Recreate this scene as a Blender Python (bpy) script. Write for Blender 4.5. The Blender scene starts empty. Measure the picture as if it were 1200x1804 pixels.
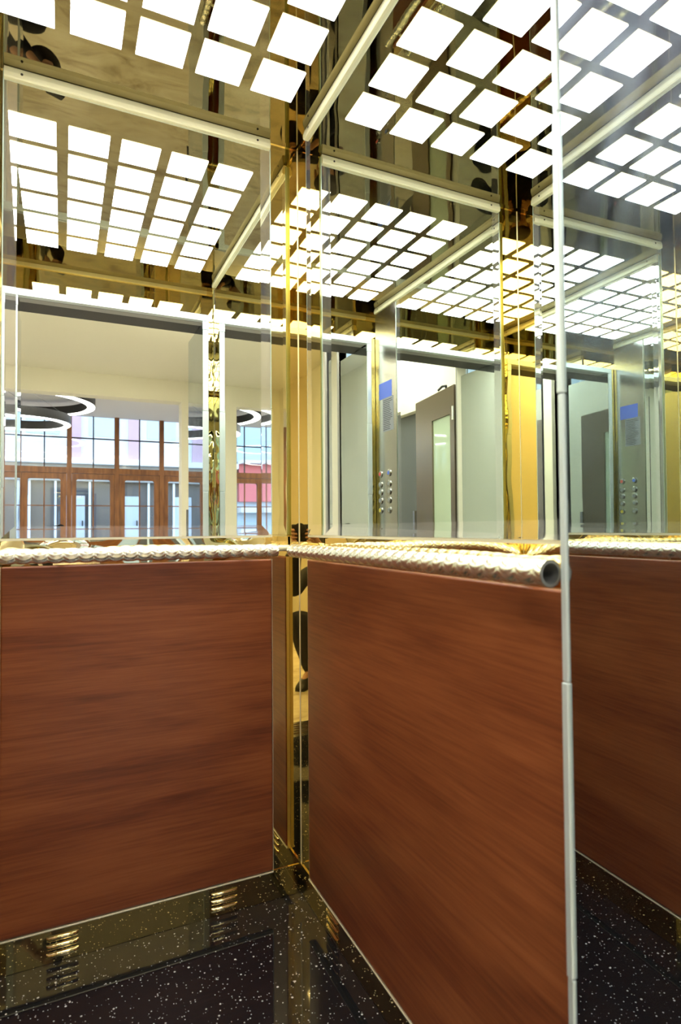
import bpy, bmesh, math, random
from mathutils import Vector, Matrix
random.seed(4)
sc = bpy.context.scene
C = sc.collection

# ------------------------------------------------------------------ camera, world, exposure
CAM = (-0.6184, -1.607, 1.0301); YAW, PITCH, ROLL, FPX = 25.01, 1.517, -0.443, 1049.9
cd = bpy.data.cameras.new('camera'); cam = bpy.data.objects.new('camera', cd); C.objects.link(cam)
cd.sensor_fit = 'VERTICAL'; cd.sensor_height = 36.0; cd.lens = FPX / 1804 * 36.0
cd.clip_start = 0.01; cd.clip_end = 200
y_, p_, r_ = map(math.radians, (YAW, PITCH, ROLL))
fw = Vector((math.sin(y_) * math.cos(p_), math.cos(y_) * math.cos(p_), math.sin(p_)))
rt = Vector((math.cos(y_), -math.sin(y_), 0)); up = rt.cross(fw)
r2 = rt * math.cos(r_) + up * math.sin(r_); u2 = up * math.cos(r_) - rt * math.sin(r_)
m = Matrix((r2, u2, -fw)).transposed().to_4x4(); m.translation = Vector(CAM); cam.matrix_world = m
cd.dof.use_dof = True; cd.dof.focus_distance = 2.3; cd.dof.aperture_fstop = 5.0
sc.camera = cam
sc.view_settings.view_transform = 'Standard'; sc.view_settings.look = 'None'
sc.view_settings.gamma = 1.0; sc.view_settings.exposure = 0.0; sc.view_settings.use_curve_mapping = False
cy = sc.cycles
cy.max_bounces = 20; cy.glossy_bounces = 18; cy.diffuse_bounces = 4; cy.transmission_bounces = 6
cy.transparent_max_bounces = 12; cy.caustics_reflective = True; cy.caustics_refractive = False
cy.blur_glossy = 0.5; cy.sample_clamp_indirect = 12.0
try: cy.use_denoising = True
except Exception: pass

w = bpy.data.worlds.new('sky'); sc.world = w; w.use_nodes = True
nt = w.node_tree; bg = nt.nodes['Background']
sky = nt.nodes.new('ShaderNodeTexSky'); sky.sky_type = 'NISHITA'; sky.sun_disc = False
sky.sun_elevation = math.radians(42); sky.sun_rotation = math.radians(150); sky.air_density = 1.2; sky.dust_density = 2.0
nt.links.new(sky.outputs[0], bg.inputs[0]); bg.inputs[1].default_value = 1.4
sd = bpy.data.lights.new('sun', 'SUN'); sd.energy = 5.0; sd.angle = math.radians(3); sd.color = (1, .97, .9)
so = bpy.data.objects.new('sun', sd); C.objects.link(so)
so.rotation_euler = (math.radians(48), 0, math.radians(-20))
LAMP, ROOM, RING = 11.0, 22.0, 18.0

# ------------------------------------------------------------------ materials
def mat(name, col, rough=.5, metal=0., spec=.5, emit=None, es=0):
    M = bpy.data.materials.new(name); M.use_nodes = True
    b = M.node_tree.nodes['Principled BSDF']
    b.inputs['Base Color'].default_value = (*col, 1); b.inputs['Roughness'].default_value = rough
    b.inputs['Metallic'].default_value = metal; b.inputs['Specular IOR Level'].default_value = spec
    if emit: b.inputs['Emission Color'].default_value = (*emit, 1); b.inputs['Emission Strength'].default_value = es
    return M
def N(M, t, **k):
    n = M.node_tree.nodes.new(t)
    for a, v in k.items():
        if a in n.inputs: n.inputs[a].default_value = v
        else: setattr(n, a, v)
    return n
def L(M, a, b): M.node_tree.links.new(a, b)
def bsdf(M): return M.node_tree.nodes['Principled BSDF']
def coords(M, scale=(1, 1, 1), kind='Object'):
    tc = N(M, 'ShaderNodeTexCoord'); mp = N(M, 'ShaderNodeMapping'); mp.inputs['Scale'].default_value = scale
    L(M, tc.outputs[kind], mp.inputs[0]); return mp.outputs[0]
def wavy(M, scale, dist, sc3=(1, 1, 1)):
    n = N(M, 'ShaderNodeTexNoise'); n.inputs['Scale'].default_value = scale; n.inputs['Detail'].default_value = 1.0
    L(M, coords(M, sc3), n.inputs['Vector'])
    b = N(M, 'ShaderNodeBump'); b.inputs['Distance'].default_value = dist; b.inputs['Strength'].default_value = 1
    L(M, n.outputs[0], b.inputs['Height']); L(M, b.outputs[0], bsdf(M).inputs['Normal']); return M
def ramp(M, src, stops):
    r = N(M, 'ShaderNodeValToRGB'); e = r.color_ramp.elements
    while len(e) < len(stops): e.new(.5)
    for i, (p, c) in enumerate(stops): e[i].position = p; e[i].color = (*c, 1) if len(c) == 3 else c
    L(M, src, r.inputs[0]); return r.outputs[0]

brass = wavy(mat('polished_brass', (.86, .71, .35), .012, 1), 5, .0005)
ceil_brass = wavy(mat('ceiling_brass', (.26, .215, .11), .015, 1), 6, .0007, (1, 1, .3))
band_brass = wavy(mat('waist_brass', (.88, .72, .38), .015, 1), 9, .0003)
post_brass = wavy(mat('crinkled_brass', (.55, .44, .15), .0, 1), 16, .0022, (1, 1, .5))
trim_gold = mat('satin_gold', (.97, .92, .60), .3, .15)
silver_b = mat('mirror_border_silver', (.95, .97, .94), .015, .93)
line_gold = mat('bright_gold_edge', (.95, .88, .62), .35, .5)
silver = mat('mirror_silver', (.87, .91, .875), 0.0, 1)
gedge = mat('glass_edge_green', (.62, .78, .66), .15, .3)
steel_m = wavy(mat('polished_steel', (.58, .65, .70), .0, 1), 3, .0004)
_g = N(steel_m, 'ShaderNodeBsdfGlossy'); _g.inputs['Roughness'].default_value = .22; _g.inputs['Color'].default_value = (.5, .58, .66, 1)
_m = N(steel_m, 'ShaderNodeMixShader'); _n = N(steel_m, 'ShaderNodeTexNoise'); _n.inputs['Scale'].default_value = 5; _n.inputs['Distortion'].default_value = 2
L(steel_m, coords(steel_m, (1, 1, 1)), _n.inputs['Vector'])
_mr = N(steel_m, 'ShaderNodeMapRange'); _mr.inputs['From Min'].default_value = .35; _mr.inputs['From Max'].default_value = .7; _mr.inputs['To Min'].default_value = .03; _mr.inputs['To Max'].default_value = .14
L(steel_m, _n.outputs[0], _mr.inputs['Value']); L(steel_m, _mr.outputs[0], _m.inputs[0])
L(steel_m, bsdf(steel_m).outputs[0], _m.inputs[1]); L(steel_m, _g.outputs[0], _m.inputs[2])
L(steel_m, _m.outputs[0], steel_m.node_tree.nodes['Material Output'].inputs['Surface'])
steel = mat('brushed_steel', (.55, .54, .51), .22, 1)
grey_metal = mat('grey_painted_metal', (.42, .41, .38), .35, .4)
alu = mat('pale_aluminium', (.72, .80, .78), .35, .4)
black = mat('black_matte', (.012, .012, .014), .6)
dark_soffit = mat('dark_soffit', (.03, .027, .025), .5)
screw_m = mat('dark_screw', (.08, .07, .05), .4, .8)
bore_m = mat('tube_bore_grey', (.35, .36, .36), .45, .8)

wood = mat('cherry_laminate', (.3, .09, .04), .34, 0, .4)
def woodset(M, axis_scale):
    b = bsdf(M)
    n0 = N(M, 'ShaderNodeTexNoise'); n0.inputs['Scale'].default_value = 1.0; n0.inputs['Detail'].default_value = 5; n0.inputs['Distortion'].default_value = .6
    L(M, coords(M, axis_scale), n0.inputs['Vector'])
    n1 = N(M, 'ShaderNodeTexNoise'); n1.inputs['Scale'].default_value = 1.0; n1.inputs['Detail'].default_value = 6; n1.inputs['Roughness'].default_value = .65
    L(M, coords(M, tuple(a * 14 if a > 5 else a * 3 for a in axis_scale)), n1.inputs['Vector'])
    mx = N(M, 'ShaderNodeMixRGB'); mx.inputs[0].default_value = .46
    L(M, n0.outputs[0], mx.inputs[1]); L(M, n1.outputs[0], mx.inputs[2])
    c = ramp(M, mx.outputs[0], [(.32, (.13, .030, .012)), (.44, (.22, .057, .020)), (.54, (.30, .085, .028)), (.70, (.40, .125, .042))])
    L(M, c, b.inputs['Base Color'])
woodset(wood, (1.6, 1.6, 9))
frame_wood = mat('brown_window_wood', (.22, .085, .025), .4)
n = N(frame_wood, 'ShaderNodeTexNoise'); n.inputs['Scale'].default_value = 6; L(frame_wood, coords(frame_wood, (4, 4, .6)), n.inputs['Vector'])
L(frame_wood, ramp(frame_wood, n.outputs[0], [(.3, (.17, .06, .018)), (.7, (.30, .12, .035))]), bsdf(frame_wood).inputs['Base Color'])

granite = mat('black_speckled_granite', (.01, .01, .012), .035, 0, .6)
v = N(granite, 'ShaderNodeTexVoronoi'); v.inputs['Scale'].default_value = 95; L(granite, coords(granite), v.inputs['Vector'])
v2 = N(granite, 'ShaderNodeTexVoronoi'); v2.inputs['Scale'].default_value = 210; L(granite, coords(granite), v2.inputs['Vector'])
def specks(v, r0, keep):
    sep = N(granite, 'ShaderNodeSeparateColor'); L(granite, v.outputs['Color'], sep.inputs[0])
    a = N(granite, 'ShaderNodeMath', operation='LESS_THAN'); L(granite, v.outputs['Distance'], a.inputs[0])
    rr = N(granite, 'ShaderNodeMath', operation='MULTIPLY'); L(granite, sep.outputs[1], rr.inputs[0]); rr.inputs[1].default_value = r0; L(granite, rr.outputs[0], a.inputs[1])
    k = N(granite, 'ShaderNodeMath', operation='LESS_THAN'); L(granite, sep.outputs[0], k.inputs[0]); k.inputs[1].default_value = keep
    m_ = N(granite, 'ShaderNodeMath', operation='MULTIPLY'); L(granite, a.outputs[0], m_.inputs[0]); L(granite, k.outputs[0], m_.inputs[1]); return m_.outputs[0]
s1, s2_ = specks(v, .26, .30), specks(v2, .34, .25)
mx = N(granite, 'ShaderNodeMath', operation='MAXIMUM'); L(granite, s1, mx.inputs[0]); L(granite, s2_, mx.inputs[1])
L(granite, ramp(granite, mx.outputs[0], [(0, (.011, .012, .014)), (1, (.62, .62, .57))]), bsdf(granite).inputs['Base Color'])

marble = mat('tan_marble', (.5, .4, .26), .18)
n = N(marble, 'ShaderNodeTexNoise'); n.inputs['Scale'].default_value = 1.6; n.inputs['Detail'].default_value = 8; n.inputs['Distortion'].default_value = 1.6; n.inputs['Roughness'].default_value = .6
L(marble, coords(marble, (1.2, 3.2, 1)), n.inputs['Vector'])
L(marble, ramp(marble, n.outputs[0], [(.34, (.42, .34, .22)), (.5, (.70, .62, .46)), (.68, (.82, .76, .62))]), bsdf(marble).inputs['Base Color'])
cream = mat('cream_wall_paint', (.80, .765, .63), .7)
cream2 = mat('cream_ceiling_paint', (.76, .73, .62), .8)
white_ceil = mat('white_hall_ceiling', (.78, .78, .80), .8)
door_steel = wavy(mat('bronze_brushed_steel', (.27, .215, .155), .28, .7), 2, .001)
etched = mat('pale_green_etched_glass', (.56, .66, .50), .04, 0, .8)
pane = bpy.data.materials.new('window_glass'); pane.use_nodes = True
t = pane.node_tree; t.nodes.clear(); o_ = t.nodes.new('ShaderNodeOutputMaterial'); ms = t.nodes.new('ShaderNodeMixShader')
tr = t.nodes.new('ShaderNodeBsdfTransparent'); gl = t.nodes.new('ShaderNodeBsdfGlossy'); gl.inputs['Roughness'].default_value = 0.0
ms.inputs[0].default_value = .07; t.links.new(tr.outputs[0], ms.inputs[1]); t.links.new(gl.outputs[0], ms.inputs[2]); t.links.new(ms.outputs[0], o_.inputs[0])
lamp_m = mat('frosted_light_panel', (.9, .9, .9), .5, emit=(1.0, .985, .985), es=LAMP)
room_m = mat('added_fill_panel', (.9, .9, .9), .5, emit=(1.0, .97, .90), es=ROOM)  # glow of the fill panels added above the landing
ring_m = mat('ring_diffuser', (.9, .9, .9), .5, emit=(1, .98, .95), es=RING)
ring_b = mat('ring_body_black', (.03, .028, .026), .4, .3)

# ------------------------------------------------------------------ mesh helpers
class MB:
    def __init__(s, T=None): s.v = []; s.f = []; s.T = T or (lambda x, y, z: (x, y, z))
    def add(s, vs, fs):
        k = len(s.v); s.v += [s.T(*q) for q in vs]; s.f += [tuple(i + k for i in f) for f in fs]; return s
    def box(s, x0, x1, y0, y1, z0, z1):
        return s.add([(x0, y0, z0), (x1, y0, z0), (x1, y1, z0), (x0, y1, z0), (x0, y0, z1), (x1, y0, z1), (x1, y1, z1), (x0, y1, z1)],
                     [(0, 3, 2, 1), (4, 5, 6, 7), (0, 1, 5, 4), (1, 2, 6, 5), (2, 3, 7, 6), (3, 0, 4, 7)])
    def tube(s, pts, rad, n=16, cap=True):
        rings = []
        P = [Vector(p) for p in pts]
        vs = []
        for i, p in enumerate(P):
            d = (P[min(i + 1, len(P) - 1)] - P[max(i - 1, 0)]).normalized()
            a = d.orthogonal().normalized() if i == 0 else (a_prev - d * a_prev.dot(d)).normalized()
            a_prev = a; b = d.cross(a); r = rad[i] if isinstance(rad, (list, tuple)) else rad
            vs += [tuple(p + (a * math.cos(2 * math.pi * k / n) + b * math.sin(2 * math.pi * k / n)) * r) for k in range(n)]
        fs = [(i * n + k, i * n + (k + 1) % n, (i + 1) * n + (k + 1) % n, (i + 1) * n + k) for i in range(len(P) - 1) for k in range(n)]
        if cap: fs += [tuple(range(n))[::-1], tuple((len(P) - 1) * n + k for k in range(n))]
        return s.add(vs, fs)
    def build(s, name, material, parent=None, smooth=False, bevel=0, seg=2):
        me = bpy.data.meshes.new(name); me.from_pydata(s.v, [], s.f); me.validate()
        bm = bmesh.new(); bm.from_mesh(me); bmesh.ops.recalc_face_normals(bm, faces=bm.faces); bm.to_mesh(me); bm.free()
        me.materials.append(material)
        o = bpy.data.objects.new(name, me); C.objects.link(o)
        if smooth: me.shade_smooth()
        if bevel:
            b = o.modifiers.new('bevel', 'BEVEL'); b.width = bevel; b.segments = seg; b.limit_method = 'ANGLE'
        if parent: o.parent = parent; o.matrix_parent_inverse = parent.matrix_world.inverted()
        return o
def tag(o, label=None, cat=None, group=None, kind=None):
    if label: o['label'] = label
    if cat: o['category'] = cat
    if group: o['group'] = group
    if kind: o['kind'] = kind
    return o
def empty(name, loc, label=None, cat=None, group=None, kind=None):
    o = bpy.data.objects.new(name, None); C.objects.link(o); o.location = loc; o.empty_display_size = .05
    o.matrix_world = Matrix.Translation(loc)
    return tag(o, label, cat, group, kind)
def struct(name, mb, material, label, **k):
    o = mb.build(name, material, **k); return tag(o, label, 'setting', kind='structure')

W, H, DEP, E, P0, M0 = .836, 2.14, 1.172, .0865, .081, 1.011
BACK = lambda u, n, z: (u, -n, z)          # u = X
RIGHT = lambda u, n, z: (-n, u, z)         # u = Y
LEFT = lambda u, n, z: (-W + n, u, z)      # u = Y

# ------------------------------------------------------------------ car shell
struct('floor', MB().box(-W - .03, .03, -DEP - .0, .03, -.05, 0), granite, 'glossy black granite lift floor with pale specks')
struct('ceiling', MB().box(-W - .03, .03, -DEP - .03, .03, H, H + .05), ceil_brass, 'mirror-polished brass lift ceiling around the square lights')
struct('wall_back', MB().box(-W - .03, .03, 0, .03, 0, H), brass, 'polished brass lift wall facing the doorway')
struct('wall_right', MB().box(0, .03, -1.05, 0, 0, H), brass, 'polished brass lift wall on the right of the corner')
struct('wall_left', MB().box(-W - .03, -W, -DEP, 0, 0, H), brass, 'polished brass lift wall opposite the right wall, seen in mirrors')
struct('wall_front', MB().box(-W, .03, -DEP - .03, -DEP, 1.99, H), brass, 'brass transom above the lift doorway, seen in mirrors')
struct('trim_1', MB().box(-.012, .03, -DEP, -1.05, 1.9905, H), brass, 'brass filler above the right door post')
# thin seams: floor edge and the vertical corner bead
struct('trim_2', MB().box(-.0025, 0, -1.045, 0, 0, .003), alu, 'pale thin strip where floor meets the right wall')
struct('trim_12', MB().tube([(-W + .0008, -.0008, .0), (-W + .0008, -.0008, H)], .0012, 6), line_gold, 'thin bright bead down the far brass corner, seen in the right mirror')
struct('trim_3', MB().tube([(-.0008, -.0008, .0), (-.0008, -.0008, H)], .0012, 6), line_gold, 'thin bright bead down the brass corner')

# ------------------------------------------------------------------ wall mirrors
def mirror(T, u0, u1, loc, label, s):
    root = empty('wall_mirror', loc, label, 'mirror')
    z0, z1, t_, bv, lift = M0, 2.134, .006, .028, .0006
    a0, a1 = min(u0, u1), max(u0, u1)
    MB(T).add([(a0 + bv, t_, z0 + bv), (a1 - bv, t_, z0 + bv), (a1 - bv, t_, z1 - bv), (a0 + bv, t_, z1 - bv)], [(0, 1, 2, 3)]).build('mirror_glass', silver, root)
    b = MB(T); o = [(a0, t_ + lift, z0), (a1, t_ + lift, z0), (a1, t_ + lift, z1), (a0, t_ + lift, z1)]
    i = [(a0 + bv, t_, z0 + bv), (a1 - bv, t_, z0 + bv), (a1 - bv, t_, z1 - bv), (a0 + bv, t_, z1 - bv)]
    b.add(o + i, [(0, 1, 5, 4), (1, 2, 6, 5), (2, 3, 7, 6), (3, 0, 4, 7)])
    b.build('sloped_border', silver_b, root)
    q = .0022
    for e0, e1 in ((a0 - q, a0), (a1, a1 + q)): MB(T).box(e0, e1, 0, t_ + lift, z0 - q, z1).build('glass_edge', gedge, root)
    MB(T).box(a0 - q, a1 + q, 0, t_ + lift + .001, z0 - .006, z0 - .0005).build('bottom_channel', line_gold, root)
    return root
mirror(BACK, -.0865, -W + .0865, (-W / 2, 0, M0), 'large mirror on the back wall showing the doorway and hall windows', 1)
mirror(RIGHT, -.0865, -1.044, (0, -.56, M0), 'large mirror on the right wall between brass corner and pale door post', 1)
mirror(LEFT, -.0865, -.835, (-W, -.46, M0), 'mirror on the left wall, seen only inside the right-hand mirror', 1)

# cornice bars above mirrors
def cornice(T, u0, u1, loc, label):
    root = empty('cornice_bar', loc, label, 'trim bar')
    a0, a1 = min(u0, u1), max(u0, u1)
    k = MB(T); pr = [(.0, 2.111), (.013, 2.111), (.0155, 2.114), (.0155, 2.124), (.011, 2.1385), (0, 2.1385)]
    vs = [(a, n_, z_) for a in (a0, a1) for n_, z_ in pr]; m_ = len(pr)
    k.add(vs, [tuple(range(m_)), tuple(range(m_, 2 * m_))] + [(i, (i + 1) % m_, (i + 1) % m_ + m_, i + m_) for i in range(m_)])
    k.build('bar', trim_gold, root)
    for a in (a0 + .038, a1 - .038):
        MB(T).tube([(a, .012, 2.124), (a, .0163, 2.124)], .0030, 10).build('screw', screw_m, root)
cornice(BACK, -.0865, -W + .0865, (-W / 2, 0, 2.12), 'pale gold cornice bar on top of the back mirror')
cornice(RIGHT, -.0865, -1.044, (0, -.56, 2.12), 'pale gold cornice bar on top of the right mirror')
cornice(LEFT, -.0865, -1.044, (-W, -.56, 2.12), 'gold cornice bar of the left wall, seen in the right mirror and steel panel')
struct('trim_4', MB().box(-W, 0, -DEP, -DEP + .01, 2.124, H - .0005), mat('yellow_gold_bar', (.93, .72, .26), .25, .6), 'gold bar along the top of the brass transom, seen in mirrors')
struct('trim_5', MB(BACK).box(-.086, 0, 0, .004, 2.134, H).box(-W, -W + .086, 0, .004, 2.134, H), brass, 'thin brass seam at the ceiling corners of the back wall')
struct('trim_6', MB(RIGHT).box(-.086, 0, 0, .004, 2.134, H), brass, 'thin brass seam at the ceiling corner of the right wall')

# ------------------------------------------------------------------ waist bands (brass dented round the rail brackets)
def band(name, T, u0, u1, brk, label, dent):
    a0, a1 = min(u0, u1), max(u0, u1); z0, z1 = .945, 1.006
    nu, nz = int((a1 - a0) / .004), 16; vs = []; fs = []
    for j in range(nz + 1):
        for i in range(nu + 1):
            u = a0 + (a1 - a0) * i / nu; z = z0 + (z1 - z0) * j / nz
            n_ = .0035
            for bu in brk:
                r = math.hypot((u - bu) / 2.3, (z - .972))
                n_ += dent * math.exp(-(r / .024) ** 2)
            n_ += .08 * min(dent, .005) * math.sin(u * 21 + 1) * math.sin((z - z0) / (z1 - z0) * math.pi)
            vs.append((u, n_, z))
    k = nu + 1
    fs = [(j * k + i, j * k + i + 1, (j + 1) * k + i + 1, (j + 1) * k + i) for j in range(nz) for i in range(nu)]
    tag(MB(T).add(vs, fs).build(name, band_brass, smooth=True), label, 'brass band', 'brass waist bands under the mirrors')
band('brass_band', BACK, -.0865, -W + .0865, (-.165, -.62), 'dented polished brass band behind the back handrail', .0055)
band('brass_band', RIGHT, -.0865, -1.044, (-.20, -.93), 'dented polished brass band behind the right handrail', .0006)
band('brass_band', LEFT, -.0865, -.835, (-.20, -.73), 'polished brass band of the left wall, seen in the steel panel', .0005)

# ------------------------------------------------------------------ wood panels
def panel(T, u0, u1, loc, label, name='wood_panel'):
    root = empty(name, loc, label, 'panel', 'cherry wood wall panels')
    a0, a1 = min(u0, u1), max(u0, u1)
    MB(T).box(a0 + .001, a1 - .001, .001, .012, P0 + .005, .944).build('board', wood, root, bevel=.0045, seg=4)
    MB(T).box(a0, a1, .0005, .0135, P0, P0 + .0032).build('bottom_edge_strip', line_gold, root, bevel=.001)
    for a in (a0 - .001, a1):
        MB(T).box(a, a + .001, .0005, .010, P0, .944).build('side_edge_strip', line_gold, root)
panel(BACK, -.0865, -W + .0865, (-W / 2, 0, P0), 'cherry wood panel on the back wall under its mirror')
panel(RIGHT, -.0865, -1.044, (0, -.56, P0), 'large cherry wood panel on the right wall beside the brass corner')
panel(LEFT, -.0865, -.835, (-W, -.46, P0), 'dark cherry wood panel of the left wall, reflected in the steel panel')

# ------------------------------------------------------------------ baseboards with pressed louvres
def baseboard(name, T, u0, u1, vents, label):
    a0, a1 = min(u0, u1), max(u0, u1)
    root = struct(name, MB(T).box(a0, a1, 0, .003, 0.001, P0), brass, label)
    for c in vents:
        for k in range(3):
            z = .018 + k * .0195; b = MB(T); hw = .035; m_ = 8; vs = []
            for e_, sgn in ((-hw, 1), (-hw + .006, 1), (hw - .006, 1), (hw, 1)):
                edge = abs(e_) == hw
                for q in range(m_ + 1):
                    a = math.pi * q / m_; rr = .0015 if edge else .0062
                    vs.append((c + e_, .003 + math.sin(a) * rr, z + math.cos(a) * .006))
            fs = [(s_ * (m_ + 1) + q, s_ * (m_ + 1) + q + 1, (s_ + 1) * (m_ + 1) + q + 1, (s_ + 1) * (m_ + 1) + q) for s_ in range(3) for q in range(m_)]
            b.add(vs, fs).build('vent_louvre', brass, root, smooth=True)
baseboard('baseboard_back', BACK, 0, -W, (-.222, -.614), 'brass baseboard of the back wall with two pressed louvre vents')
baseboard('baseboard_right', RIGHT, -.003, -1.044, (-.222, -.70), 'brass baseboard of the right wall with pressed louvre vents')
baseboard('baseboard_left', LEFT, -.003, -DEP, (-.222, -.70), 'brass baseboard of the left wall')

# ------------------------------------------------------------------ handrails
rail_m = mat('embossed_pale_gold', (.95, .91, .76), .27, .9)
def handrail(T, u0, u1, brk, loc, label, off=.06, z=.970, R=.0165, round0=False):
    root = empty('handrail', loc, label, 'handrail', 'embossed pale gold handrails')
    sgn = 1 if u1 > u0 else -1; Ln = abs(u1 - u0); nu, nt_ = int(Ln / .0013), 80
    vs = []; fs = []
    for i in range(nu + 1):
        s_ = Ln * i / nu; u = u0 + sgn * s_
        endf = 1.0
        if round0 and s_ < .014: endf = math.sqrt(max(0, 1 - ((.014 - s_) / .014) ** 2)) * .75 + .25
        wv = abs(math.sin(math.pi * s_ / .033))
        for k in range(nt_):
            th = 2 * math.pi * k / nt_
            ph = th * 11 / (2 * math.pi) + wv * .9
            g = math.cos(2 * math.pi * ph)
            r = (R - .0004 + .00032 * g + .0017 * wv) * endf
            vs.append((u, off + r * math.cos(th), z + r * math.sin(th)))
    fs = [(i * nt_ + k, i * nt_ + (k + 1) % nt_, (i + 1) * nt_ + (k + 1) % nt_, (i + 1) * nt_ + k) for i in range(nu) for k in range(nt_)]
    if round0: fs.append(tuple(range(nt_)))
    MB(T).add(vs, fs).build('rail_tube', rail_m, root, smooth=True)
    # open end: wall thickness ring and the bore
    def ring_end(u, d):
        vs = []; fs = []
        for (r, du) in ((R + .0003, 0), (R - .003, 0), (R - .003, .12)):
            for k in range(48):
                th = 2 * math.pi * k / 48; vs.append((u - d * du, off + r * math.cos(th), z + r * math.sin(th)))
        fs = [(q * 48 + k, q * 48 + (k + 1) % 48, (q + 1) * 48 + (k + 1) % 48, (q + 1) * 48 + k) for q in range(2) for k in range(48)]
        fs.append(tuple(96 + k for k in range(48)))
        MB(T).add(vs, fs).build('tube_end', bore_m, root)
    ring_end(u1, sgn)
    if not round0: ring_end(u0, -sgn)
    for b in brk:
        k = MB(T); k.tube([(b, .004, z - .004), (b, off - .012, z - .006)], .0065, 14); k.tube([(b, .003, z - .004), (b, .0075, z - .004)], .017, 24)
        k.build('rail_bracket', trim_gold, root)
    return root
rb = handrail(BACK, -.0885, -W + .0885, (-.165, -.62), (-W / 2, -.06, .97), 'embossed gold handrail on the back wall above the wood panel')
rr_ = handrail(RIGHT, -.096, -1.036, (-.20, -.93), (-.06, -.56, .97), 'embossed gold handrail on the right wall with its open end at the door post', round0=True)
handrail(LEFT, -.096, -.80, (-.20, -.73), (-W + .06, -.46, .97), 'gold handrail of the left wall, seen in the steel panel', round0=True)
el = [(-.100, -.060, .976), (-.075, -.060, .976), (-.064, -.063, .976), (-.060, -.075, .976), (-.060, -.10, .974)]
MB().tube(el, .0085, 14).build('elbow_joint', trim_gold, rb, smooth=True)

# ------------------------------------------------------------------ ceiling lights 5 x 6
for i in range(5):
    for j in range(6):
        x1 = -.085 - i * .1385; y1 = -.176 - j * .1368; q = .107
        o = MB().box(x1 - q, x1, y1 - q, y1, H - .0025, H - .0002).build('ceiling_light', lamp_m)
        if i == 0 and j == 0: lb = 'white square ceiling light nearest the brass corner of the lift'
        else:
            col = ['beside the right wall', 'second from the right wall', 'in the middle column', 'second from the left wall', 'beside the left wall'][i]
            row = ['first', 'second', 'third', 'fourth', 'fifth', 'sixth'][j]
            lb = f'white square ceiling light {col}, {row} from the back wall'
        tag(o, lb, 'ceiling light', 'square ceiling light panels')

# ------------------------------------------------------------------ lift doorway: posts, header, jamb panels, sill
def post(x0, x1, label, loc):
    root = empty('door_post', loc, label, 'door post', 'pale segmented door posts')
    zs = [.002, .12, .478, .837, 1.196, 1.554, 1.919, 1.9575]
    for k in range(len(zs) - 1):
        ins = .0012 if k % 2 else 0
        MB().box(x0 + ins, x1 - ins, -1.056, -1.0465 - ins * .3, zs[k] + .0005, zs[k + 1] - .0005).build('segment', alu, root, bevel=.0015)
post(-.0560, -.030, 'pale segmented aluminium post at the right edge of the doorway', (-.042, -1.054, 0))
post(-W + .030, -W + .0545, 'pale segmented post at the far side of the doorway, seen in mirrors', (-W + .042, -1.054, 0))
tag(MB().box(-W + .0300, -.0300, -1.075, -1.047, 1.958, 1.986).build('door_header', alu, bevel=.001),
    'pale aluminium bar across the top of the lift doorway', 'door header')
struct('trim_7', MB().box(-W, 0, -DEP, -1.062, 1.9865, 1.990).box(-W + .055, -.047, -1.12, -1.0755, 1.957, 1.975), grey_metal, 'grey soffit strip behind the doorway header')
struct('trim_8', MB().box(-W, .0, -1.24, -1.12, 1.957, 1.985).box(-W, .0, -1.40, -1.24, 2.035, 2.09), dark_soffit, 'black track recess above the doorway')
# steel reveal panels each side
k = MB(); vs = [(x, y, z) for z in (.003, 1.955) for x, y in ((0, -1.0565), (-.0518, -1.0565), (-.0565, -1.38), (0, -1.38))]
o = k.add(vs, [(0, 1, 2, 3), (4, 5, 6, 7), (0, 1, 5, 4), (1, 2, 6, 5), (2, 3, 7, 6), (3, 0, 4, 7)]).build('steel_reveal_panel', steel_m)
tag(o, 'polished steel reveal panel filling the right edge of the view', 'panel')
o = MB().box(-W, -W + .047, -1.38, -1.0605, .003, 1.955).build('steel_reveal_panel', steel_m)
tag(o, 'polished steel reveal panel on the left of the doorway, seen in mirrors', 'panel')
struct('trim_9', MB().box(-.0295, 0, -1.060, -1.050, .0, 1.985), post_brass, 'crumpled brass return beside the right door post')
struct('trim_10', MB().box(-W, -W + .0295, -1.060, -1.050, .0, 1.985), post_brass, 'crumpled brass return beside the left door post')
struct('trim_11', MB().box(-.035, 0, -1.405, -1.3805, 0, 1.96).box(-W, -W + .035, -1.405, -1.3805, 0, 1.96), black, 'black gap between lift and landing frame')
sill = MB().box(-W, 0, -1.40, -DEP - .001, -.03, .0)
for k in range(5): sill.box(-W + .05, -.05, -1.37 + k * .035, -1.36 + k * .035, 0, .003)
struct('door_sill', sill, steel, 'grooved metal sill between lift and landing')

# ------------------------------------------------------------------ control panel on the left wall (seen in mirrors)
cp = empty('control_panel', (-W, -.945, 1.2), 'steel lift control panel with two columns of round buttons, seen in mirrors', 'control panel')
MB(LEFT).box(-1.046, -.842, 0, .008, .083, 2.11).build('panel_plate', steel, cp, bevel=.001)
cols = {(0, 0): (.8, .12, .1), (0, 1): (.15, .25, .8), (4, 0): (.85, .7, .1)}
for r_i, z in enumerate((1.295, 1.243, 1.205, 1.163, 1.115)):
    for c_i, yy in enumerate((-1.003, -.917)):
        MB(LEFT).tube([(yy, .008, z), (yy, .012, z), (yy, .0135, z)], [.0175, .0175, .013], 28).build('button', steel, cp, smooth=False)
        bo = MB(LEFT).tube([(yy, .0135, z), (yy, .0145, z)], .0095, 20)
        cc = cols.get((r_i, c_i), (.45, .46, .47))
        mm = mat('button_cap', cc, .3, 0 if (r_i, c_i) in cols else .6); bo.build('button_cap', mm, cp)
MB(LEFT).box(-1.01, -.885, .008, .0088, 1.665, 1.745).build('blue_sticker', mat('blue_sticker', (.12, .2, .72), .5), cp)
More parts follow.
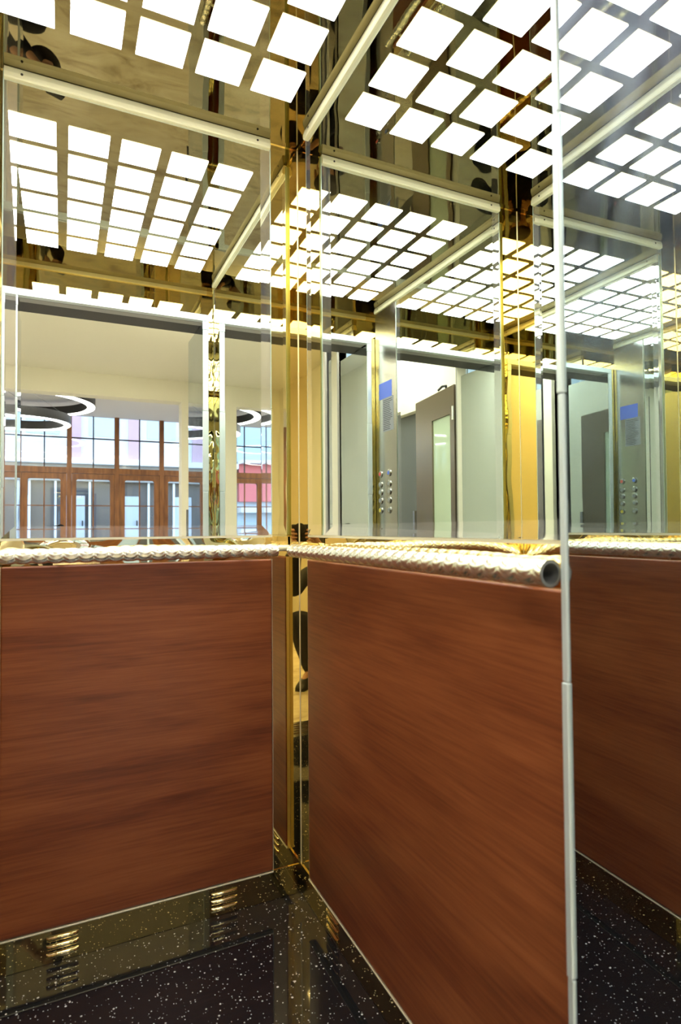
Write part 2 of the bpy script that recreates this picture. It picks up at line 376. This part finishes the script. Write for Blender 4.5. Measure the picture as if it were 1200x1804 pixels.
note = MB(LEFT).box(-.975, -.87, .008, .0088, 1.50, 1.665).build('notice_plate', mat('grey_notice', (.33, .34, .35), .4), cp)
ln = MB(LEFT)
for k in range(17): ln.box(-.968, -.968 + .09 * random.uniform(.65, 1), .0088, .0092, 1.508 + k * .009, 1.511 + k * .009)
ln.build('notice_lines', mat('notice_ink', (.05, .05, .06), .6), note)

# ------------------------------------------------------------------ landing
LR, LL, LF = .75, -1.9, -1.50
struct('wall_landing_front', MB().box(.0, .9, -1.50, -1.406, 0, 2.79).box(LL, -W, -1.50, -1.406, 0, 2.79).box(-W, 0, -1.50, -1.406, 2.09, 2.79), cream, 'cream landing wall around the lift opening')
struct('wall_landing_right', MB().box(LR, LR + .15, -3.15, -1.50, 0, 2.79).box(LR, LR + .15, -5.6, -3.75, 0, 2.79).box(LR, LR + .15, -3.75, -3.15, 2.13, 2.79), cream, 'cream wall on the right of the landing')
struct('wall_landing_left', MB().box(LL - .15, LL, -5.6, -1.45, 0, 2.79), cream, 'cream wall on the left of the landing')
struct('ceiling_landing', MB().box(LL, LR, -5.6, -1.406, 2.79, 2.9), cream2, 'cream ceiling above the landing')
struct('floor_landing', MB().box(-4.6, 3.4, -8.4, -1.401, -.05, 0), marble, 'tan veined marble landing floor reflected in the lift ceiling')
struct('door_1', MB().box(LR + .08, LR + .12, -3.75, -3.15, .0, 2.13), mat('dark_grey_door', (.12, .125, .12), .4), 'dark grey door in the right landing wall')
struct('wall_hall_stub_left', MB().box(-4.6, -1.80, -5.78, -5.6, 0, 2.54), cream, 'cream wall end left of the pillar')
struct('wall_beam', MB().box(-4.6, 3.4, -5.78, -5.6, 2.54, 2.9), cream, 'cream beam between landing and hall, seen in the back mirror')
struct('wall_hall_stub', MB().box(.66, 3.4, -5.78, -5.6, 0, 2.54), cream, 'cream wall end beside the hall windows, seen in the back mirror')
struct('column_1', MB().box(-1.34, -1.20, -5.78, -5.6, 0, 2.54), cream, 'cream pillar under the beam')
# landing door frame and open leaf
fr = MB().box(.012, .07, -1.53, -1.401, 0, 2.12).box(-W - .07, -W + .0, -1.53, -1.401, 0, 2.12).box(-W, .012, -1.53, -1.42, 2.065, 2.12)
struct('door_2', fr, grey_metal, 'grey metal frame of the landing door')
dl = empty('landing_door', (.035, -1.545, 0), 'open bronze steel landing door with tall pale green glass', 'door')
_a = math.radians(9)
DT = lambda x, y, z: (.055 + x * math.cos(_a) - (y + 1.545) * math.sin(_a), -1.545 + (y + 1.545) * math.cos(_a) + x * math.sin(_a), z)
k = MB(DT); X0, X1 = -.040, .0
k.box(X0, X1, -1.61, -1.55, .01, 1.95); k.box(X0, X1, -2.17, -1.89, .01, 1.95); k.box(X0, X1, -1.89, -1.61, 1.77, 1.95); k.box(X0, X1, -1.89, -1.61, .01, .35)
k.build('door_leaf', door_steel, dl)
MB(DT).box(X0 + .012, X1 - .012, -1.89, -1.61, .35, 1.77).build('glass_pane', etched, dl)
MB(DT).tube([(-.02, -1.70, 1.95), (-.02, -1.70, 1.975), (-.02, -1.76, 1.985), (-.02, -1.82, 1.972)], .008, 10).build('closer_arm', black, dl, smooth=True)
for z in (.3, 1.72): MB(DT).tube([(-.046, -1.556, z), (-.046, -1.556, z + .09)], .009, 12).build('hinge', steel, dl)
MB(DT).box(-.075, -.0405, -2.16, -2.13, 1.0, 1.02).box(-.075, -.0605, -2.16, -2.13, .85, 1.15).build('door_handle', steel, dl)
# added glowing ceiling panels, unseen sources that brighten the landing
for a, (x, y) in enumerate(((-1.5, -1.95), (-.2, -2.1), (-1.5, -2.75), (.38, -3.2))):
    r = empty('added_fill_panel', (x, y, 2.78), ['near left', 'near right', 'far left', 'far right'][a] + ' square added fill-light panel on the landing ceiling, outside the lift', 'ceiling light', 'added landing fill lights')
    MB().box(x - .3, x + .3, y - .3, y + .3, 2.778, 2.789).build('frame', grey_metal, r)
    MB().box(x - .28, x + .28, y - .28, y + .28, 2.774, 2.778).build('diffuser', room_m, r)

# ------------------------------------------------------------------ hall
struct('ceiling_hall', MB().box(-4.6, 3.4, -8.5, -5.78, 2.80, 2.9), white_ceil, 'white hall ceiling')
struct('wall_hall_left', MB().box(-4.75, -4.6, -8.5, -5.6, 0, 2.9), cream, 'cream end wall of the hall on the left')
struct('wall_hall_right', MB().box(3.4, 3.55, -8.5, -5.6, 0, 2.9), cream, 'cream end wall of the hall on the right')
YW = -8.4; PX = .686; nb = 0
for b in range(-5, 5):
    x0 = -.530 + b * PX; x1 = x0 + PX; nb += 1
    g = struct(f'window_{nb}', MB().box(x0 - .035, x0 + .035, YW - .08, YW, 0, 2.80).box(x0 + .035, x1 - .035, YW - .08, YW, 1.90, 1.99), frame_wood, 'brown wooden hall window with dark glazing bars')
    xm = (x0 + x1) / 2
    MB().box(xm - .009, xm + .009, YW - .05, YW - .03, 1.99, 2.80).box(x0 + .035, x1 - .035, YW - .05, YW - .03, 2.44, 2.46).build('glazing_bar', mat('dark_bar', (.05, .04, .04), .5), g)
    MB().box(x0 + .035, x1 - .035, YW - .043, YW - .039, 1.99, 2.80).build('glass', pane, g)
    # casement below, with rounded top corners
    f = MB(); a0, a1, zt = x0 + .038, x1 - .038, 1.895; fwid = .062 + (.02 if b % 2 else 0)
    f.box(a0, a0 + fwid, YW - .07, YW - .01, .02, zt); f.box(a1 - fwid, a1, YW - .07, YW - .01, .02, zt)
    f.box(a0 + fwid, a1 - fwid, YW - .07, YW - .01, zt - .085, zt); f.box(a0 + fwid, a1 - fwid, YW - .07, YW - .01, .02, .5)
    rad = .03
    for sx, cx in ((1, a0 + fwid), (-1, a1 - fwid)):
        pts = [(cx, zt - .085)] + [(cx + sx * rad * (1 - math.sin(q * math.pi / 12)), zt - .085 - rad * (1 - math.cos(q * math.pi / 12))) for q in range(7)]
        f.add([(p[0], YW - .07, p[1]) for p in pts] + [(p[0], YW - .01, p[1]) for p in pts], [tuple(range(8)), tuple(range(8, 16))] + [(i, (i + 1) % 8, (i + 1) % 8 + 8, i + 8) for i in range(8)])
    f.box(xm - .009, xm + .009, YW - .05, YW - .03, .5, zt - .085).box(a0 + fwid, a1 - fwid, YW - .05, YW - .03, 1.395, 1.41)
    d = struct(f'door_{nb + 2}', f, frame_wood, 'brown wooden casement with rounded glass top under the hall window')
    MB().box(a0 + fwid, a1 - fwid, YW - .043, YW - .039, .5, zt - .085).build('glass', pane, d)
struct('wall_hall_window', MB().box(-4.6, -.530 - 5 * PX - .035, YW - .08, YW, 0, 2.8).box(-.53 + 5 * PX - .035, 3.4, YW - .08, YW, 0, 2.8), cream, 'cream wall beside the hall windows')

def ring_lamp(cx, cyy, specs, label):
    root = empty('ring_pendant_lamp', (cx, cyy, 2.6), label, 'pendant lamp', 'black ring pendant lamps in the hall')
    for R_, z, hh, wd in specs:
        n_ = 96
        def lathe(pr):
            vs = []; fs = []; m_ = len(pr)
            for i in range(n_):
                a = 2 * math.pi * i / n_
                vs += [(cx + r * math.cos(a), cyy + r * math.sin(a), zz) for r, zz in pr]
            fs = [(i * m_ + k, i * m_ + (k + 1) % m_, ((i + 1) % n_) * m_ + (k + 1) % m_, ((i + 1) % n_) * m_ + k) for i in range(n_) for k in range(m_)]
            return MB().add(vs, fs)
        ro = lathe([(R_ - wd, z), (R_, z), (R_, z + hh), (R_ - wd, z + hh)]).build('ring_body', ring_b, root, smooth=False)
        lathe([(R_ - wd + .008, z - .006), (R_ - .008, z - .006), (R_ - .004, z + .001), (R_ - wd + .004, z + .001)]).build('light_strip', ring_m, ro)
        w_ = MB()
        for q in range(3):
            a = q * 2.094 + .5; w_.tube([(cx + (R_ - wd / 2) * math.cos(a), cyy + (R_ - wd / 2) * math.sin(a), z + hh), (cx + .05 * math.cos(a), cyy + .05 * math.sin(a), 2.80)], .002, 5)
        w_.build('suspension_wire', mat('wire', (.4, .4, .4), .3, 1), root)
    MB().tube([(cx, cyy, 2.80), (cx, cyy, 2.785)], .07, 24).build('ceiling_rose', ring_b, root)
ring_lamp(-1.10, -6.70, [(.86, 2.600, .11, .10), (.575, 2.355, .11, .085)], 'two-tier black ring pendant lamp nearest the lift, seen in the back mirror')
ring_lamp(-3.1, -7.1, [(.7, 2.60, .11, .10), (.45, 2.33, .11, .085)], 'two-tier black ring pendant lamp at the left end of the hall')
ring_lamp(1.9, -7.1, [(.7, 2.60, .11, .10), (.45, 2.33, .11, .085)], 'two-tier black ring pendant lamp at the far right end of the hall')

# ------------------------------------------------------------------ street outside
struct('ground', MB().box(-25, 25, -40, -8.48, -.06, -.01), mat('street_paving', (.34, .33, .32), .8), 'grey street outside the hall windows')
YB = -14.0
bd = empty('building', (0, YB, 0), 'pale plaster building with pink pilasters across the street', 'building')
plaster = mat('pale_plaster', (.74, .76, .80), .8); pinkm = mat('pink_plaster', (.62, .40, .47), .8); greym = mat('grey_shopfront', (.10, .095, .095), .6)
MB().box(-3.6, 14, YB - 5, YB, 2.45, 11).build('wall', plaster, bd)
MB().box(-3.6, 14, YB - 4.9, YB - .15, 0, 2.45).build('shopfront', greym, bd)
for k in range(8): MB().box(-3.2 + k * 1.35, -2.92 + k * 1.35, YB, YB + .06, 2.75, 9).build('pilaster', pinkm, bd)
MB().box(-3.6, 14, YB, YB + .25, 2.60, 2.74).build('cornice', mat('white_cornice', (.85, .85, .85), .7), bd)
MB().box(-3.6, 14, YB - .1, YB + .05, 2.2, 2.60).build('fascia', mat('grey_fascia', (.36, .35, .34), .7), bd)
wpm = mat('white_post', (.85, .86, .88), .5); x = -3.4
while x < 6:
    MB().box(x, x + .05, YB - .1, YB - .02, 0, 2.2).build('shop_post', wpm, bd); x += random.choice((.55, .75, .62))
for x in (-2.9, -1.75, -.55, .7, 2.0, 3.3):
    q = MB().box(x, x + .42, YB - .12, YB - .06, .3, 1.85).build('shop_door', mat('pale_shop_door', (.55, .62, .68), .3), bd)
    MB().box(x + .35, x + .38, YB - .06, YB - .03, .9, 1.25).build('door_handle', black, q)
for k in range(6):
    for zf in (3.3, 6.2):
        q = MB().box(-2.75 + k * 1.35, -2.05 + k * 1.35, YB - .02, YB + .02, zf, zf + 1.5).build('window', mat('pale_window', (.5, .58, .68), .15), bd)
b2 = empty('building', (-7, YB, 0), 'red and pink building with white awning across the street, left of the pale one', 'building')
MB().box(-14, -3.65, YB - 5, YB - .1, 0, 9).build('wall', mat('light_blue_wall', (.5, .62, .75), .7), b2)
MB().box(-14, -3.65, YB - .1, YB + .1, 1.75, 2.75).build('red_band', mat('coral_red_panel', (.75, .16, .18), .6), b2)
MB().box(-14, -3.65, YB - .1, YB + .45, 2.75, 2.83).build('ledge', mat('white_ledge', (.8, .8, .8), .6), b2)
bpm = mat('brown_post', (.35, .2, .15), .6)
for k in range(9): MB().box(-13.5 + k * 1.1, -13.45 + k * 1.1, YB - .1, YB, 0, 1.75).build('shop_post', bpm, b2)
MB().box(-14, -3.65, YB - .1, YB + .3, 1.45, 1.6).build('awning', mat('white_awning', (.8, .82, .84), .7), b2)

# ------------------------------------------------------------------ the crouching photographer, seen dark in the corner brass and the ceiling
def skin(name, J, edges, material, parent, sub=2, T=None):
    me = bpy.data.meshes.new(name); ks = list(J); me.from_pydata([T(*J[k][0]) for k in ks], [(ks.index(a), ks.index(b)) for a, b in edges], [])
    o = bpy.data.objects.new(name, me); C.objects.link(o)
    o.modifiers.new('skin', 'SKIN').use_smooth_shade = True
    if not me.skin_vertices: me.skin_vertices.new()
    for i, k in enumerate(ks):
        r = J[k][1]; me.skin_vertices[0].data[i].radius = r if isinstance(r, tuple) else (r, r); me.skin_vertices[0].data[i].use_root = (i == 0)
    sb = o.modifiers.new('sub', 'SUBSURF'); sb.levels = sub; sb.render_levels = sub
    me.materials.append(material)
    if parent: o.parent = parent; o.matrix_parent_inverse = parent.matrix_world.inverted()
    return o
PX0, PY0 = -1.0, -2.0; FD = Vector((.697, .717)).normalized()
def PT(r, f, z): return (PX0 + FD.x * f + FD.y * r, PY0 + FD.y * f - FD.x * r, z)
skin_m = mat('skin', (.55, .30, .20), .5); cloth_m = mat('black_cloth', (.012, .012, .014), .85); jean_m = mat('dark_trousers', (.018, .018, .024), .85)
hair_m = mat('dark_hair', (.02, .014, .01), .6); shoe_m = mat('black_shoe', (.02, .02, .02), .4)
pr = empty('person', (PX0, PY0, 0), 'crouching person in black holding a camera, mirrored dark in the brass corner', 'person')
CF, CR = .475, .0                                                    # camera grip position in the person's frame
def arm(s_): return {'sh': ((.165 * s_, .0, .735), .034), 'el': ((.20 * s_, .20, .62), .036), 'fa': ((.135 * s_ + CR * .5, .335, .80), .031), 'wr': ((.062 * s_ + CR, .438, .955), .021), 'pa': ((.052 * s_ + CR, .475, .995), (.020, .028))}
J = {'pel': ((0, -.14, .37), .065), 'sp': ((0, -.10, .50), .075), 'ch': ((0, -.03, .665), .055), 'ne': ((0, .02, .79), .042), 'hb': ((0, .05, .84), .05), 'hd': ((0, .06, .905), (.068, .082)), 'ht': ((0, .05, .965), (.058, .07))}
E_ = [('pel', 'sp'), ('sp', 'ch'), ('ch', 'ne'), ('ne', 'hb'), ('hb', 'hd'), ('hd', 'ht')]
for sg, t_ in ((-1, 'l'), (1, 'r')):
    A = arm(sg); J.update({k + t_: v_ for k, v_ in A.items()}); E_ += [('ch', 'sh' + t_), ('sh' + t_, 'el' + t_), ('el' + t_, 'fa' + t_), ('fa' + t_, 'wr' + t_), ('wr' + t_, 'pa' + t_)]
    J.update({'hp' + t_: ((.105 * sg, -.11, .285), .042), 'kn' + t_: ((.16 * sg, .20, .47), .058), 'cf' + t_: ((.15 * sg, .13, .30), .052), 'an' + t_: ((.13 * sg, .05, .10), .036), 'to' + t_: ((.145 * sg, .17, .035), (.026, .02))})
    E_ += [('pel', 'hp' + t_), ('hp' + t_, 'kn' + t_), ('kn' + t_, 'cf' + t_), ('cf' + t_, 'an' + t_), ('an' + t_, 'to' + t_)]
    # four fingers wrapped round the camera body and a thumb behind it
    for q in range(4):
        z0 = 1.018 - q * .019; ln_ = (.9, 1.0, .95, .78)[q]; rr = .0078
        b0 = (CR + sg * .056, .483, z0 - .012)
        J.update({f'f{q}a{t_}': (b0, .009), f'f{q}b{t_}': ((CR + sg * .060, .483 + .030 * ln_, z0), rr), f'f{q}c{t_}': ((CR + sg * (.060 - .022 * ln_), .493 + .035 * ln_, z0 + .002), rr * .9), f'f{q}d{t_}': ((CR + sg * (.060 - .038 * ln_), .487 + .035 * ln_, z0 + .002), rr * .75)})
        E_ += [('pa' + t_, f'f{q}a{t_}'), (f'f{q}a{t_}', f'f{q}b{t_}'), (f'f{q}b{t_}', f'f{q}c{t_}'), (f'f{q}c{t_}', f'f{q}d{t_}')]
    J.update({'t1' + t_: ((CR + sg * .050, .458, .995), .010), 't2' + t_: ((CR + sg * .030, .453, 1.012), .0085)})
    E_ += [('pa' + t_, 't1' + t_), ('t1' + t_, 't2' + t_)]
body = skin('body', J, E_, skin_m, pr, 2, PT)
# clothing follows the same skeleton
def grow(keys, add): return {k: (J[k][0], tuple(a + add for a in J[k][1]) if isinstance(J[k][1], tuple) else J[k][1] + add) for k in keys}
top = ['ch', 'sp', 'pel', 'ne'] + [k + t_ for t_ in 'lr' for k in ('sh', 'el', 'fa')]
JT = grow(top, .022); JT['ne'] = ((0, .012, .77), .05); JT['ch'] = (J['ch'][0], .122); JT['sp'] = (J['sp'][0], .118); JT['pel'] = (J['pel'][0], .112); JT['shl'] = (J['shl'][0], .064); JT['shr'] = (J['shr'][0], .064); JT['he'] = ((0, -.15, .275), .118)
for sg, t_ in ((-1, 'l'), (1, 'r')): JT['cu' + t_] = ((.068 * sg + CR * .95, .415, .925), .034)
skin('jacket', JT, [('ch', 'sp'), ('sp', 'pel'), ('pel', 'he'), ('ch', 'ne')] + [e for t_ in 'lr' for e in (('ch', 'sh' + t_), ('sh' + t_, 'el' + t_), ('el' + t_, 'fa' + t_), ('fa' + t_, 'cu' + t_))], cloth_m, pr, 2, PT)
JL = grow(['pel'] + [k + t_ for t_ in 'lr' for k in ('hp', 'kn', 'cf', 'an')], .024); JL['pel'] = ((0, -.16, .31), .07)
for t_ in 'lr': JL['hp' + t_] = (J['hp' + t_][0], .088); JL['an' + t_] = (tuple(a - b for a, b in zip(J['an' + t_][0], (0, 0, .03))), .055)
skin('trousers', JL, [e for t_ in 'lr' for e in (('pel', 'hp' + t_), ('hp' + t_, 'kn' + t_), ('kn' + t_, 'cf' + t_), ('cf' + t_, 'an' + t_))], jean_m, pr, 2, PT)
for sg in (-1, 1):
    k = MB(PT); vs = []
    out = [(-.045, -.035), (0, -.05), (.035, -.04), (.045, .05), (.048, .16), (.03, .215), (0, .225), (-.03, .21), (-.042, .15), (-.04, .05)]
    for z, sc_ in ((0.001, 1.0), (.022, 1.0), (.055, .82), (.085, .62)):
        for a, b in out: vs.append((.135 * sg + a * sc_, .03 + b * (sc_ if b > 0 else 1) * (1 if z < .05 else .9), z if b < .09 else min(z, .02 + .045 * (z / .085))))
    m_ = len(out); fs = [tuple(range(m_)), tuple(3 * m_ + i for i in range(m_))] + [(r * m_ + i, r * m_ + (i + 1) % m_, (r + 1) * m_ + (i + 1) % m_, (r + 1) * m_ + i) for r in range(3) for i in range(m_)]
    k.add(vs, fs).build('shoe', shoe_m, pr, smooth=True)
def blob(cx, cyy, cz, rx, ry, rz, zmin=-9, n=20, mm=14, fmax=9):
    vs = []; fs = []
    for j in range(mm + 1):
        ph = math.pi * j / mm
        for i in range(n):
            th = 2 * math.pi * i / n
            x, y, z = rx * math.sin(ph) * math.cos(th), ry * math.sin(ph) * math.sin(th), rz * math.cos(ph)
            vs.append((cx + x, min(cyy + y, fmax), max(cz + z, zmin)))
    fs = [(j * n + i, j * n + (i + 1) % n, (j + 1) * n + (i + 1) % n, (j + 1) * n + i) for j in range(mm) for i in range(n)]
    return vs, fs
k = MB(PT); k.add(*blob(0, .035, .955, .082, .098, .072, zmin=.93)); k.add(*blob(0, .0, .905, .078, .062, .085)); k.build('hair', hair_m, pr, smooth=True)
fc = MB(PT)
fc.add([(-.012, .108, .885), (.012, .108, .885), (0, .140, .888), (0, .112, .925), (0, .105, .88)], [(0, 2, 3), (2, 1, 3), (0, 1, 2), (0, 4, 1)])
fc.build('nose', skin_m, body, smooth=True)
for sg in (-1, 1):
    MB(PT).add(*blob(.074 * sg, .045, .895, .010, .018, .030)).build('ear', skin_m, body, smooth=True)
    MB(PT).add(*blob(.028 * sg, .110, .918, .012, .007, .007)).build('eye', mat('eye_white', (.7, .7, .7), .2), body, smooth=True)
MB(PT).add(*blob(0, .108, .862, .024, .008, .006)).build('mouth', mat('lips', (.45, .16, .13), .5), body, smooth=True)

# the black camera in the person's hands; its lens front sits just behind the viewpoint
vw = Vector(CAM); f2 = Vector((fw.x, fw.y, 0)).normalized(); rr2 = Vector((f2.y, -f2.x, 0))
def KT(r, f, z): q = vw + f2 * f + rr2 * r; return (q.x, q.y, vw.z + z)
km = empty('camera', tuple(vw - f2 * .06), 'black photo camera held upright by the crouching person', 'camera')
kb = mat('camera_black', (.015, .015, .016), .5)
MB(KT).box(-.042, .042, -.105, -.066, -.075, .020).build('camera_body', kb, km, bevel=.006, seg=3)
MB(KT).tube([(0, -.0665, 0), (0, -.04, 0), (0, -.038, 0), (0, -.022, 0)], [.024, .024, .027, .027], 32).build('lens_barrel', kb, km)
MB(KT).box(-.034, .034, -.108, -.1052, -.060, .012).build('screen', mat('screen_dark', (.03, .03, .04), .1), km)
